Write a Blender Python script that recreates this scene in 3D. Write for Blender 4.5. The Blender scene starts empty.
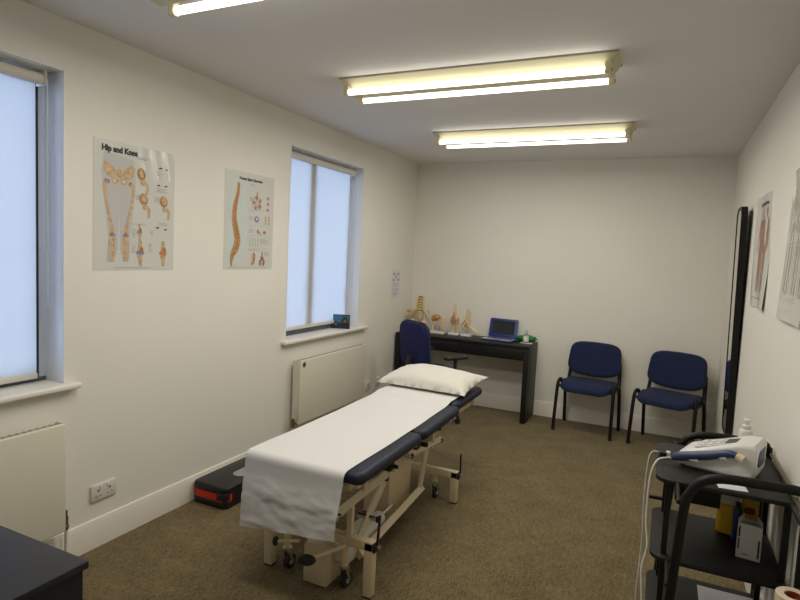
import bpy, bmesh, math, random
from mathutils import Vector, Matrix, noise
random.seed(7)
PI = math.pi
col = bpy.context.scene.collection
RW, RD, RH, RB = 3.10, 5.90, 2.61, -0.75        # room width, back wall, ceiling height, wall behind the camera

# ------------------------------------------------------------------ materials
def nd(nt, t, **kw):
    n = nt.nodes.new(t)
    for k, v in kw.items(): setattr(n, k, v)
    return n
def mat(name, c, rough=.5, metal=0.0, spec=.5, var=0.0, vscale=8.0, bump=0.0, bscale=60.0, coat=0.0, trans=0.0, ior=1.45, sheen=0.0):
    m = bpy.data.materials.new(name); m.use_nodes = True
    nt = m.node_tree; b = nt.nodes['Principled BSDF']
    b.inputs['Base Color'].default_value = (*c, 1); b.inputs['Roughness'].default_value = rough
    b.inputs['Metallic'].default_value = metal; b.inputs['Specular IOR Level'].default_value = spec
    b.inputs['Coat Weight'].default_value = coat; b.inputs['Transmission Weight'].default_value = trans
    b.inputs['IOR'].default_value = ior; b.inputs['Sheen Weight'].default_value = sheen
    tc = nd(nt, 'ShaderNodeTexCoord')
    if var:
        n = nd(nt, 'ShaderNodeTexNoise'); n.inputs['Scale'].default_value = vscale; n.inputs['Detail'].default_value = 5
        r = nd(nt, 'ShaderNodeValToRGB')
        r.color_ramp.elements[0].position = .3; r.color_ramp.elements[1].position = .7
        r.color_ramp.elements[0].color = (*[max(0, x*(1-var)) for x in c], 1)
        r.color_ramp.elements[1].color = (*[min(1, x*(1+var)) for x in c], 1)
        nt.links.new(tc.outputs['Object'], n.inputs['Vector']); nt.links.new(n.outputs['Fac'], r.inputs['Fac'])
        nt.links.new(r.outputs['Color'], b.inputs['Base Color'])
    if bump:
        n2 = nd(nt, 'ShaderNodeTexNoise'); n2.inputs['Scale'].default_value = bscale; n2.inputs['Detail'].default_value = 4
        bp = nd(nt, 'ShaderNodeBump'); bp.inputs['Strength'].default_value = bump; bp.inputs['Distance'].default_value = .003
        nt.links.new(tc.outputs['Object'], n2.inputs['Vector']); nt.links.new(n2.outputs['Fac'], bp.inputs['Height'])
        nt.links.new(bp.outputs['Normal'], b.inputs['Normal'])
    return m
def emis(name, c, s):
    m = bpy.data.materials.new(name); m.use_nodes = True; nt = m.node_tree
    nt.nodes.remove(nt.nodes['Principled BSDF'])
    e = nd(nt, 'ShaderNodeEmission'); e.inputs['Color'].default_value = (*c, 1); e.inputs['Strength'].default_value = s
    nt.links.new(e.outputs[0], nt.nodes['Material Output'].inputs[0]); return m
def glass_mat():
    m = bpy.data.materials.new('window glass'); m.use_nodes = True; nt = m.node_tree
    nt.nodes.remove(nt.nodes['Principled BSDF'])
    t = nd(nt, 'ShaderNodeBsdfTransparent'); t.inputs[0].default_value = (.93, .96, .97, 1)
    g = nd(nt, 'ShaderNodeBsdfGlossy'); g.inputs['Roughness'].default_value = .02
    f = nd(nt, 'ShaderNodeFresnel'); mx = nd(nt, 'ShaderNodeMixShader')
    nt.links.new(f.outputs[0], mx.inputs[0]); nt.links.new(t.outputs[0], mx.inputs[1]); nt.links.new(g.outputs[0], mx.inputs[2])
    nt.links.new(mx.outputs[0], nt.nodes['Material Output'].inputs[0]); return m
def blind_mat():
    m = bpy.data.materials.new('roller blind fabric'); m.use_nodes = True; nt = m.node_tree
    nt.nodes.remove(nt.nodes['Principled BSDF'])
    d = nd(nt, 'ShaderNodeBsdfDiffuse'); d.inputs[0].default_value = (.74, .72, .68, 1)
    t = nd(nt, 'ShaderNodeBsdfTranslucent'); t.inputs[0].default_value = (.80, .80, .80, 1)
    mx = nd(nt, 'ShaderNodeMixShader'); mx.inputs[0].default_value = .5
    tc = nd(nt, 'ShaderNodeTexCoord'); w = nd(nt, 'ShaderNodeTexNoise'); w.inputs['Scale'].default_value = 900
    bp = nd(nt, 'ShaderNodeBump'); bp.inputs['Strength'].default_value = .1; bp.inputs['Distance'].default_value = .001
    nt.links.new(tc.outputs['Object'], w.inputs['Vector']); nt.links.new(w.outputs['Fac'], bp.inputs['Height'])
    nt.links.new(bp.outputs['Normal'], d.inputs['Normal'])
    nt.links.new(d.outputs[0], mx.inputs[1]); nt.links.new(t.outputs[0], mx.inputs[2])
    nt.links.new(mx.outputs[0], nt.nodes['Material Output'].inputs[0]); return m
def carpet_mat():
    m = bpy.data.materials.new('brown carpet'); m.use_nodes = True; nt = m.node_tree; b = nt.nodes['Principled BSDF']
    b.inputs['Roughness'].default_value = .95; b.inputs['Specular IOR Level'].default_value = .1
    b.inputs['Sheen Weight'].default_value = .15
    tc = nd(nt, 'ShaderNodeTexCoord')
    def noise_(scale, det=4, stretch=None):
        n = nd(nt, 'ShaderNodeTexNoise'); n.inputs['Scale'].default_value = scale; n.inputs['Detail'].default_value = det
        if stretch:
            mp = nd(nt, 'ShaderNodeMapping'); mp.inputs['Scale'].default_value = stretch
            nt.links.new(tc.outputs['Object'], mp.inputs[0]); nt.links.new(mp.outputs[0], n.inputs['Vector'])
        else: nt.links.new(tc.outputs['Object'], n.inputs['Vector'])
        return n
    a = noise_(150, 3, (1, .45, 1)); c2 = noise_(5, 5); c3 = noise_(38, 3, (1.6, .5, 1))
    def mult(x, y, op):
        q = nd(nt, 'ShaderNodeMath', operation=op)
        for i, v in enumerate((x, y)):
            if isinstance(v, float): q.inputs[i].default_value = v
            else: nt.links.new(v, q.inputs[i])
        return q.outputs[0]
    s = mult(mult(mult(a.outputs['Fac'], .55, 'MULTIPLY'), mult(c2.outputs['Fac'], .2, 'MULTIPLY'), 'ADD'), mult(c3.outputs['Fac'], .3, 'MULTIPLY'), 'ADD')
    r = nd(nt, 'ShaderNodeValToRGB'); r.color_ramp.elements[0].position = .36; r.color_ramp.elements[1].position = .68
    r.color_ramp.elements[0].color = (.056, .041, .016, 1); r.color_ramp.elements[1].color = (.235, .178, .088, 1)
    nt.links.new(s, r.inputs['Fac']); nt.links.new(r.outputs['Color'], b.inputs['Base Color'])
    bp = nd(nt, 'ShaderNodeBump'); bp.inputs['Strength'].default_value = .5; bp.inputs['Distance'].default_value = .004
    nt.links.new(a.outputs['Fac'], bp.inputs['Height']); nt.links.new(bp.outputs['Normal'], b.inputs['Normal'])
    return m

M = {}
M['wall'] = mat('cream wall paint', (.81, .785, .715), .75, spec=.25, var=.012, vscale=2, bump=.06, bscale=120)
M['ceil'] = mat('ceiling paint', (.78, .765, .755), .85, spec=.2, var=.015, vscale=2, bump=.05, bscale=90)
M['trim'] = mat('white gloss trim', (.80, .76, .68), .4, bump=.02, bscale=20)
M['reveal'] = mat('white reveal paint', (.82, .80, .78), .6)
M['carpet'] = carpet_mat()
M['frame'] = mat('shaded window frame', (.09, .10, .115), .4)  # shade on the white window frame, put into this dark colour
M['jamb'] = mat('daylit window jamb', (.52, .56, .62), .4)  # same white frame at the sides, daylight put into its colour
M['glass'] = glass_mat()
M['blind'] = blind_mat()
M['rail'] = mat('cream blind rail', (.66, .62, .54), .45)
M['chain'] = mat('white bead chain', (.62, .66, .72), .4)
M['rad'] = mat('radiator enamel', (.72, .68, .57), .4)
M['grille'] = mat('radiator grille', (.36, .33, .28), .5)
M['brass'] = mat('valve metal', (.28, .2, .12), .4, .8)
M['plate'] = mat('socket plastic', (.72, .68, .62), .3)
M['hole'] = mat('black hole', (.02, .02, .02), .6)
M['red'] = mat('red plastic', (.62, .03, .015), .4)
M['paper'] = mat('poster paper', (.64, .64, .60), .24, spec=.45, coat=.25)
M['paperm'] = mat('white matt paper', (.72, .70, .74), .6)
M['ink'] = mat('black ink', (.03, .03, .03), .5)
M['greyink'] = mat('grey ink', (.36, .36, .36), .5)
M['bone'] = mat('bone print', (.55, .39, .22), .4, var=.25, vscale=60)
M['boneb'] = mat('brown bone print', (.43, .22, .08), .4, var=.35, vscale=80)
M['flesh'] = mat('pale body print', (.52, .50, .49), .4)
M['mint'] = mat('pale green body print', (.58, .63, .60), .4)
M['muscle'] = mat('muscle print', (.33, .16, .11), .4, var=.4, vscale=40)
M['purple'] = mat('purple print', (.28, .24, .40), .4)
M['orange'] = mat('orange print', (.6, .2, .06), .4)
M['drawgrey'] = mat('faded skeleton print', (.40, .36, .28), .4, var=.3, vscale=40)
M['steel'] = mat('cream painted steel', (.72, .60, .40), .35, coat=.2)
M['chrome'] = mat('bright metal', (.7, .7, .7), .25, 1)
M['vinyl'] = mat('dark navy vinyl', (.016, .020, .036), .45, spec=.3, bump=.12, bscale=180)
M['black'] = mat('black plastic', (.012, .012, .013), .4)
M['blackmetal'] = mat('black painted metal', (.008, .0075, .007), .45, spec=.3)
M['wood'] = mat('black-brown wood foil', (.011, .010, .010), .45, spec=.35, var=.25, vscale=30)
M['woodb'] = mat('dark desk top', (.018, .021, .030), .35, var=.2, vscale=20)
M['shelf'] = mat('dark grey shelf board', (.014, .0135, .012), .5, spec=.3)
M['navy'] = mat('navy blue fabric', (.005, .013, .058), .85, sheen=.05, bump=.3, bscale=500)
M['blue'] = mat('bright blue fabric', (.004, .009, .085), .85, sheen=.05, bump=.3, bscale=500)
M['sheet'] = mat('white couch paper', (.66, .645, .63), .8, bump=.15, bscale=40)
M['pillow'] = mat('white pillow cotton', (.68, .65, .59), .85, bump=.15, bscale=25, sheen=.2)
M['white'] = mat('white plastic', (.76, .75, .72), .35)
M['offwhite'] = mat('pale grey plastic', (.55, .56, .55), .4)
M['devblue'] = mat('dark blue plastic', (.03, .05, .12), .35)
M['cream'] = mat('cream plastic', (.70, .60, .42), .4)
M['amber'] = mat('yellowed lamp plastic', (.74, .64, .40), .4)
M['refl'] = mat('yellowed reflector enamel', (.62, .57, .38), .45)
M['tube'] = emis('lit fluorescent tube', (1.0, .95, .82), 5.0)
M['tubeoff'] = mat('unlit fluorescent tube', (.8, .79, .75), .3)
M['railbrown'] = mat('bronze rail', (.20, .16, .11), .35, .6)
M['rubber'] = mat('dark rubber', (.025, .024, .023), .7)
M['mirror'] = mat('mirror glass', (.85, .86, .85), .03, 1)
M['modbone'] = mat('model bone plastic', (.72, .55, .34), .4, var=.12, vscale=60)
M['ligament'] = mat('model ligament', (.55, .24, .09), .45, var=.2, vscale=60)
M['verte'] = mat('yellow bone plastic', (.70, .54, .22), .4, var=.15, vscale=50)
M['nerve'] = mat('yellow nerve plastic', (.75, .55, .08), .4)
M['disc'] = mat('grey green disc', (.10, .10, .06), .5)
M['laptop'] = mat('blue laptop shell', (.012, .03, .20), .35)
M['screen'] = mat('dark laptop screen', (.012, .014, .014), .25)
M['deck'] = mat('silver keyboard deck', (.55, .56, .60), .35, .3)
M['keys'] = mat('laptop keys', (.10, .10, .12), .5)
M['green'] = mat('green plastic bag', (.01, .20, .05), .35, var=.3, vscale=40)
M['clear'] = mat('clear plastic', (.80, .82, .82), .15, trans=.8)
M['yellow'] = mat('yellow plastic', (.72, .42, .02), .4)
M['redbrown'] = mat('red brown print', (.30, .05, .03), .5)
M['cyan'] = mat('blue sky print', (.03, .15, .28), .4, var=.3, vscale=30)
M['darkprint'] = mat('dark blue print', (.012, .02, .05), .4)
M['olive'] = mat('dark green print', (.05, .055, .03), .4)
M['padgrey'] = mat('grey rubber pad', (.30, .31, .27), .7)

# ------------------------------------------------------------------ geometry helpers
class MB:
    def __init__(s): s.bm = bmesh.new(); s.mats = []
    def _m(s, m):
        if m not in s.mats: s.mats.append(m)
        return s.mats.index(m)
    def _add(s, t, mtx, m, smooth=False):
        if mtx is not None: bmesh.ops.transform(t, matrix=mtx, verts=t.verts)
        i = s._m(m)
        for f in t.faces: f.material_index = i; f.smooth = smooth
        me = bpy.data.meshes.new('tmp'); t.to_mesh(me); t.free()
        s.bm.from_mesh(me); bpy.data.meshes.remove(me); return s
    def box(s, m, lo, hi, bev=0.0, mtx=None, seg=2):
        t = bmesh.new(); bmesh.ops.create_cube(t, size=1)
        c = [(a+b)/2 for a, b in zip(lo, hi)]; d = [abs(b-a) for a, b in zip(lo, hi)]
        for v in t.verts: v.co = Vector((c[0]+v.co.x*d[0], c[1]+v.co.y*d[1], c[2]+v.co.z*d[2]))
        if bev: bmesh.ops.bevel(t, geom=t.edges[:], offset=min(bev, min(d)*.49), segments=seg, profile=.5, affect='EDGES')
        return s._add(t, mtx, m, bool(bev))
    def cyl(s, m, a, b, r, r2=None, n=20, caps=True):
        a, b = Vector(a), Vector(b); d = b-a; t = bmesh.new()
        bmesh.ops.create_cone(t, cap_ends=caps, segments=n, radius1=r, radius2=r if r2 is None else r2, depth=d.length)
        q = Vector((0, 0, 1)).rotation_difference(d.normalized()).to_matrix().to_4x4()
        return s._add(t, Matrix.Translation((a+b)/2) @ q, m, True)
    def sph(s, m, c, r, rot=None, n=16):
        t = bmesh.new(); bmesh.ops.create_uvsphere(t, u_segments=n, v_segments=max(8, n*2//3), radius=1)
        r = (r, r, r) if isinstance(r, (int, float)) else r
        mt = Matrix.Translation(c) @ (rot.to_4x4() if rot is not None else Matrix.Identity(4)) @ Matrix.Diagonal((*r, 1))
        return s._add(t, mt, m, True)
    def tube(s, m, pts, r, n=10, closed=False, flat=None, sub=0):
        pts = [Vector(p) for p in pts]
        if sub: pts = smooth_path(pts, sub, closed)
        N = len(pts); rr = r if isinstance(r, (list, tuple)) else None
        t = bmesh.new(); rings = []; up = None
        for i, p in enumerate(pts):
            if closed: d = pts[(i+1) % N]-pts[i-1]
            else: d = pts[min(i+1, N-1)]-pts[max(i-1, 0)]
            d.normalize()
            if up is None: up = d.orthogonal().normalized() if abs(d.z) > .95 else Vector((0, 0, 1))
            side = d.cross(up)
            if side.length < 1e-4: side = d.orthogonal()
            side.normalize(); up = side.cross(d).normalized()
            k = rr[min(int(i*len(rr)/N), len(rr)-1)] if rr else r
            if rr: 
                u = i*(len(rr)-1)/max(N-1, 1); j = min(int(u), len(rr)-2) if len(rr) > 1 else 0
                k = rr[j]+(rr[min(j+1, len(rr)-1)]-rr[j])*(u-j)
            fx, fy = flat or (1, 1)
            rings.append([t.verts.new(p+side*k*fx*math.cos(2*PI*q/n)+up*k*fy*math.sin(2*PI*q/n)) for q in range(n)])
        for i in range(N if closed else N-1):
            A, B = rings[i], rings[(i+1) % N]
            for q in range(n): t.faces.new((A[q], A[(q+1) % n], B[(q+1) % n], B[q]))
        if not closed: t.faces.new(rings[0][::-1]); t.faces.new(rings[-1])
        return s._add(t, None, m, True)
    def prism(s, m, pts, h, mtx=None, bev=0.0, seg=2, smooth=None):
        """outline in local XY, from z=0 to z=h"""
        t = bmesh.new(); vs = [t.verts.new((p[0], p[1], 0)) for p in pts]
        f = t.faces.new(vs); r = bmesh.ops.extrude_face_region(t, geom=[f])
        for v in r['geom']:
            if isinstance(v, bmesh.types.BMVert): v.co.z += h
        bmesh.ops.recalc_face_normals(t, faces=t.faces)
        if bev:
            es = [e for e in t.edges if abs(e.verts[0].co.z-e.verts[1].co.z) < 1e-9]
            bmesh.ops.bevel(t, geom=es, offset=min(bev, abs(h)*.49), segments=seg, profile=.5, affect='EDGES')
        return s._add(t, mtx, m, bool(bev) if smooth is None else smooth)
    def lathe(s, m, prof, c=(0, 0, 0), n=24, mtx=None):
        t = bmesh.new(); rings = []
        for r, z in prof:
            rings.append([t.verts.new((max(r, 1e-4)*math.cos(2*PI*q/n), max(r, 1e-4)*math.sin(2*PI*q/n), z)) for q in range(n)])
        for A, B in zip(rings, rings[1:]):
            for q in range(n): t.faces.new((A[q], A[(q+1) % n], B[(q+1) % n], B[q]))
        t.faces.new(rings[0][::-1]); t.faces.new(rings[-1])
        return s._add(t, Matrix.Translation(c) @ (mtx or Matrix.Identity(4)), m, True)
    def grid(s, m, fn, nu, nv, closed=False):
        t = bmesh.new(); V = [[t.verts.new(fn(i/nu, j/nv)) for j in range(nv+1)] for i in range(nu+1)]
        for i in range(nu):
            for j in range(nv): t.faces.new((V[i][j], V[i+1][j], V[i+1][j+1], V[i][j+1]))
        return s._add(t, None, m, True)
    def build(s, name, parent=None, sharp=40, loc=None):
        me = bpy.data.meshes.new(name)
        bmesh.ops.recalc_face_normals(s.bm, faces=s.bm.faces)
        s.bm.to_mesh(me); s.bm.free()
        for m in s.mats: me.materials.append(M[m] if isinstance(m, str) else m)
        if sharp: me.set_sharp_from_angle(angle=math.radians(sharp))
        o = bpy.data.objects.new(name, me); col.objects.link(o)
        if parent is not None: o.parent = parent
        if loc: o.location = loc
        return o
def smooth_path(p, sub, closed=False):
    out = []; N = len(p)
    for i in range(N if closed else N-1):
        g = (lambda k: p[k % N]) if closed else (lambda k: p[min(max(k, 0), N-1)])
        a, b, c, d = g(i-1), g(i), g(i+1), g(i+2)
        for k in range(sub):
            t = k/sub
            out.append(.5*((2*b)+(c-a)*t+(2*a-5*b+4*c-d)*t*t+(3*b-a-3*c+d)*t**3))
    if not closed: out.append(p[-1])
    return out
def rrect(w, h, r, n=6, cx=0, cy=0, radii=None):
    R = radii or (r, r, r, r); P = []
    for k, (sx, sy) in enumerate(((1, 1), (-1, 1), (-1, -1), (1, -1))):
        q = R[k]
        for i in range(n+1):
            a = PI/2*k+PI/2*i/n
            P.append((cx+sx*(w/2-q)+q*math.cos(a), cy+sy*(h/2-q)+q*math.sin(a)))
    return P
def thing(name, label, cat, loc=(0, 0, 0), rz=0.0, group=None):
    o = bpy.data.objects.new(name, None); col.objects.link(o); o.empty_display_size = .05
    o.location = loc; o.rotation_euler = (0, 0, rz); o['label'] = label; o['category'] = cat
    if group: o['group'] = group
    return o
def tag(o, label, cat, group=None):
    o['label'] = label; o['category'] = cat
    if group: o['group'] = group
    return o
def struct(o): o['kind'] = 'structure'; return o
def solid(o, t, off=0.0):
    md = o.modifiers.new('thickness', 'SOLIDIFY'); md.thickness = t; md.offset = off; e = o.modifiers.new('crisp edges', 'EDGE_SPLIT'); e.split_angle = math.radians(40); return o
def copy_tree(o, parent=None):
    c = o.copy(); col.objects.link(c)
    if parent is not None: c.parent = parent
    for ch in list(o.children): copy_tree(ch, c)
    return c
def basis(o, x, y):
    """matrix whose local X, Y, Z go to x, y, x cross y, origin o"""
    x = Vector(x).normalized(); y = Vector(y).normalized(); z = x.cross(y)
    m = Matrix((x, y, z)).transposed().to_4x4(); m.translation = Vector(o); return m

# ------------------------------------------------------------------ room
struct(MB().box('carpet', (-.3, RB-.2, -.08), (RW+.2, RD+.2, 0)).build('floor'))
struct(MB().box('ceil', (-.3, RB-.2, RH), (RW+.2, RD+.2, RH+.1)).build('ceiling'))
struct(MB().box('wall', (-.28, RD, 0), (RW+.2, RD+.2, RH)).build('wall_back'))
struct(MB().box('wall', (RW, RB-.2, 0), (RW+.2, RD, RH)).build('wall_right'))
struct(MB().box('wall', (-.28, RB-.2, 0), (RW, RB, RH)).build('wall_front'))
WIN = [(.655, 1.78), (3.54, 4.668)]; WZ = (.880, 2.378); WT = -.28
w = MB(); prev = RB
for a, b in WIN:
    w.box('wall', (WT, prev, 0), (0, a, RH)); w.box('wall', (WT, a, 0), (0, b, WZ[0])); w.box('wall', (WT, a, WZ[1]), (0, b, RH)); prev = b
w.box('wall', (WT, prev, 0), (0, RD, RH))
struct(w.build('wall_left', sharp=0))
def skirting(name, a, b, n):
    a, b, n = Vector(a), Vector(b), Vector(n); d = (b-a)
    prof = [(0, 0), (.018, 0), (.018, .128), (.014, .138), (.011, .150), (0, .152)]
    m = basis(a, n, (0, 0, 1))
    o = MB().prism('trim', prof, d.length, m if m.to_3x3().col[2].dot(d) > 0 else None)
    return struct(o.build(name))
skirting('baseboard_left', (0, RD, 0), (0, RB, 0), (1, 0, 0))
skirting('baseboard_back', (RW, RD, 0), (0, RD, 0), (0, -1, 0))
skirting('baseboard_right', (RW, RB, 0), (RW, RD, 0), (-1, 0, 0))

def window(n, ya, yb):
    # white lining of the recess and the sill board, then the frame, its mullion, and a pane on each side
    L = MB(); t = .006; fx = -.130
    L.box('reveal', (fx, ya, WZ[0]+.02), (0.0015, ya+t, WZ[1])); L.box('reveal', (fx, yb-t, WZ[0]+.02), (0.0015, yb, WZ[1]))
    L.box('reveal', (fx, ya, WZ[1]-t), (0.0015, yb, WZ[1]))
    root = struct(L.build('window_%d' % n))
    F = MB(); z0, z1 = WZ[0]+.02, WZ[1]; fw = .05
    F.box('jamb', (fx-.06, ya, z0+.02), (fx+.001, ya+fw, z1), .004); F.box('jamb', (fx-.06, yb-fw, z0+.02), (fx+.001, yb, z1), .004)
    for y in (ya+fw, yb-fw): F.box('rubber', (fx-.002, y-.006, z0+.02), (fx+.004, y+.006, z1), .001)
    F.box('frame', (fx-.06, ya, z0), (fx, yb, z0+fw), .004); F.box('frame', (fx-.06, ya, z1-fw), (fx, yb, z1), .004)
    F.build('window_frame', root)
    ym = (ya+yb)/2-.09 if n == 2 else (ya+yb)/2
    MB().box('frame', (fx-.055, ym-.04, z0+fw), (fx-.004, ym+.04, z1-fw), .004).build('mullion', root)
    MB().box('glass', (fx-.034, ya+fw, z0+fw), (fx-.030, ym-.04, z1-fw)).build('pane', root)
    MB().box('glass', (fx-.034, ym+.04, z0+fw), (fx-.030, yb-fw, z1-fw)).build('pane', root)
    S = MB().box('trim', (0.0, ya-.055, WZ[0]-.008), (.048, yb+.13 if n == 2 else yb+.058, WZ[0]+.020), .009, seg=3)
    S.box('trim', (fx-.06, ya, WZ[0]-.0005), (.02, yb, WZ[0]+.0195), .0)
    S.build('window_sill', root)
for n, (a, b) in enumerate(WIN, 1): window(n, a, b)

def blind(ya, yb, lab, bx=-.088, dz=0.0):
    t = thing('roller_blind', lab, 'blind', (bx, (ya+yb)/2, WZ[1]), 0, 'roller blinds in the windows')
    h = (yb-ya)/2
    MB().cyl('rail', (0.004, -h-.012, -.052), (0.004, h+.012, -.052), .026, n=24).box('rail', (-.030, -h-.015, -.014), (.036, h+.015, -.007)).build('roller_tube', t)
    for s in (-1, 1):
        MB().box('rail', (-.030, s*(h+.014)-.004, -.082), (.036, s*(h+.014)+.004, -.007), .003).build('bracket', t)
    MB().box('blind', (-.0215, -h, -1.412-dz), (-.0205, h, -.055)).build('blind_fabric', t)
    MB().box('rail', (-.028, -h-.003, -1.432-dz), (-.012, h+.003, -1.404-dz), .005).build('bottom_bar', t)
    c = MB()
    for dx in (-.012, .012): 
        c.tube('chain', [(dx+.02, h+.022, -.05-z*.05) for z in range(22)], .0026, n=6)
    c.tube('chain', [(.02+.012*math.cos(a), h+.022, -1.10-.012*math.sin(a)) for a in [PI*i/8 for i in range(9)]], .0026, n=6)
    c.build('pull_chain', t)
    return t
blind(.70, 1.712, 'pale roller blind in the window nearest the camera above the left radiator', dz=.025)
blind(3.585, 4.605, 'pale roller blind with a dark upright bar showing through, above the picture card')

# ------------------------------------------------------------------ ceiling lights
def light(yc, lab, on, xc=1.548):
    t = thing('ceiling_light', lab, 'ceiling light', (xc, yc, RH), 0, 'twin tube lights on the ceiling')
    prof = [(-.112, 0), (.112, 0), (.112, -.006), (.034, -.085), (-.034, -.085), (-.112, -.006)]
    L0, L1 = .765, .728
    b = bmesh.new()
    for sx in (-1, 1):
        pass
    R = []
    for s in (-1, 1):
        R.append([b.verts.new((s*(L0-(L0-L1)*min(1, -z/.085)), y, z)) for y, z in prof])
    for q in range(6): b.faces.new((R[0][q], R[0][(q+1) % 6], R[1][(q+1) % 6], R[1][q]))
    b.faces.new(R[0]); b.faces.new(R[1][::-1])
    mb = MB(); mb._add(b, None, 'refl' if on else 'trim'); mb.build('light_body', t, sharp=20)
    for s in (-1, 1):
        MB().box('grille' if on else 'trim', (-L0-.003, s*.112-.003, -.010), (L0+.003, s*.112+.003, -.0005)).build('body_rim', t)
    for s in (-1, 1):
        for e in (-1, 1):
            h = MB().box('amber' if on else 'trim', (e*(L1-.004)-.016, s*.092-.016, -.102), (e*(L1-.004)+.016, s*.092+.016, -.045), .005)
            h.box('brass', (e*(L1-.004)-.019, s*.092-.008, -.092), (e*(L1-.004)+.019, s*.092+.008, -.075), .002)
            h.build('lamp_holder', t)
        MB().cyl('tube' if on else 'tubeoff', (-L1+.018, s*.092, -.082), (L1-.018, s*.092, -.082), .0165, n=20).build('lamp_tube', t)
        if on:
            la = bpy.data.lights.new('tube_light', 'AREA'); la.shape = 'RECTANGLE'; la.size = 2*L1-.06; la.size_y = .024
            la.energy = 9.0; la.color = (1.0, .955, .86)
            lo = bpy.data.objects.new('tube_light', la); col.objects.link(lo); lo.parent = t; lo.location = (0, s*.092, -.0995)
    return t
light(1.648, 'twin tube ceiling light nearest the camera, cut off by the top edge', True, 1.45)
light(3.035, 'lit twin tube ceiling light in the middle of the ceiling', True)
light(4.505, 'lit twin tube ceiling light closest to the back wall', True)

# ------------------------------------------------------------------ radiators
def radiator(ya, yb, zb, zt, lab):
    t = thing('radiator', lab, 'radiator', (0, (ya+yb)/2, zb), 0, 'panel radiators under the windows')
    h = (yb-ya)/2; H = zt-zb
    MB().box('rad', (.078, -h, 0), (.1, h, H), .006, seg=3).build('front_panel', t)
    MB().box('rad', (.03, -h+.004, .01), (.045, h-.004, H-.006), .004).build('back_panel', t)
    for e in (-h, h-.004): MB().box('rad', (.03, e, .012), (.079, e+.004, H-.002)).build('side_cover', t)
    g = MB().box('grille', (.044, -h+.006, H-.012), (.080, h-.006, H-.006))
    for k in range(int(2*h/.03)): g.box('grille', (.046, -h+.02+k*.03, H-.006), (.078, -h+.026+k*.03, H-.003))
    g.build('top_grille', t)
    for s in (-1, 1): MB().box('rad', (.0, s*(h-.15)-.015, .05), (.031, s*(h-.15)+.015, H-.08)).build('wall_bracket', t)
    return t, h, H
t, h, H = radiator(.45, 1.718, .205, .732, 'cream panel radiator under the window nearest the camera, cut off by the left edge')
v = MB().cyl('brass', (.062, h-.012, .005), (.062, h+.028, .005), .009).cyl('brass', (.062, h+.026, -.012), (.062, h+.026, .055), .010).sph('brass', (.062, h+.026, .005), .014)
v.cyl('brass', (.062, h+.026, .050), (.062, h+.026, .085), .007)
v.build('valve', t)
MB().cyl('rad', (.062, h+.026, -.19), (.062, h+.026, -.012), .0075).build('pipe', t)
t, h, H = radiator(3.615, 4.672, .235, .742, 'cream panel radiator under the window with the picture card')
MB().cyl('brass', (.098, -h+.045, H-.035), (.104, -h+.045, H-.035), .019, n=24).build('air_plug', t)
v = MB().cyl('brass', (.062, -h+.01, .01), (.062, -h-.03, .01), .012).cyl('brass', (.062, -h-.03, -.015), (.062, -h-.03, .05), .015)
v.build('valve', t)
MB().cyl('rad', (.062, -h-.03, -.22), (.062, -h-.03, -.015), .0075).build('pipe', t)

# ------------------------------------------------------------------ sockets
def socket(yc, zc, w, lab, n):
    t = thing('wall_socket', lab, 'socket', (0, yc, zc), 0, 'sockets on the left wall')
    MB().box('plate', (0, -w/2, -.043), (.012, w/2, .043), .004).build('plate', t)
    for k in range(n):
        c = (k-(n-1)/2)*.068
        for y0, y1, z0, z1 in ((-.0045, .0045, .004, .014), (-.016, -.009, -.022, -.017), (.009, .016, -.022, -.017)): MB().box('hole', (.0115, c+y0, z0), (.0126, c+y1, z1)).build('pin_hole', t)
        s = MB().box('white', (.011, c+(-.020 if k else .006), .018), (.0165, c+(-.006 if k else .020), .036), .002)
        s.build('switch', t)
    return t
socket(1.988, .290, .146, 'white double wall socket above the skirting beside the near radiator', 2)
socket(4.905, .290, .090, 'small pale single wall socket just past the far radiator', 1)
socket(5.130, .290, .090, 'small pale single wall socket closest to the desk', 1)

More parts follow.
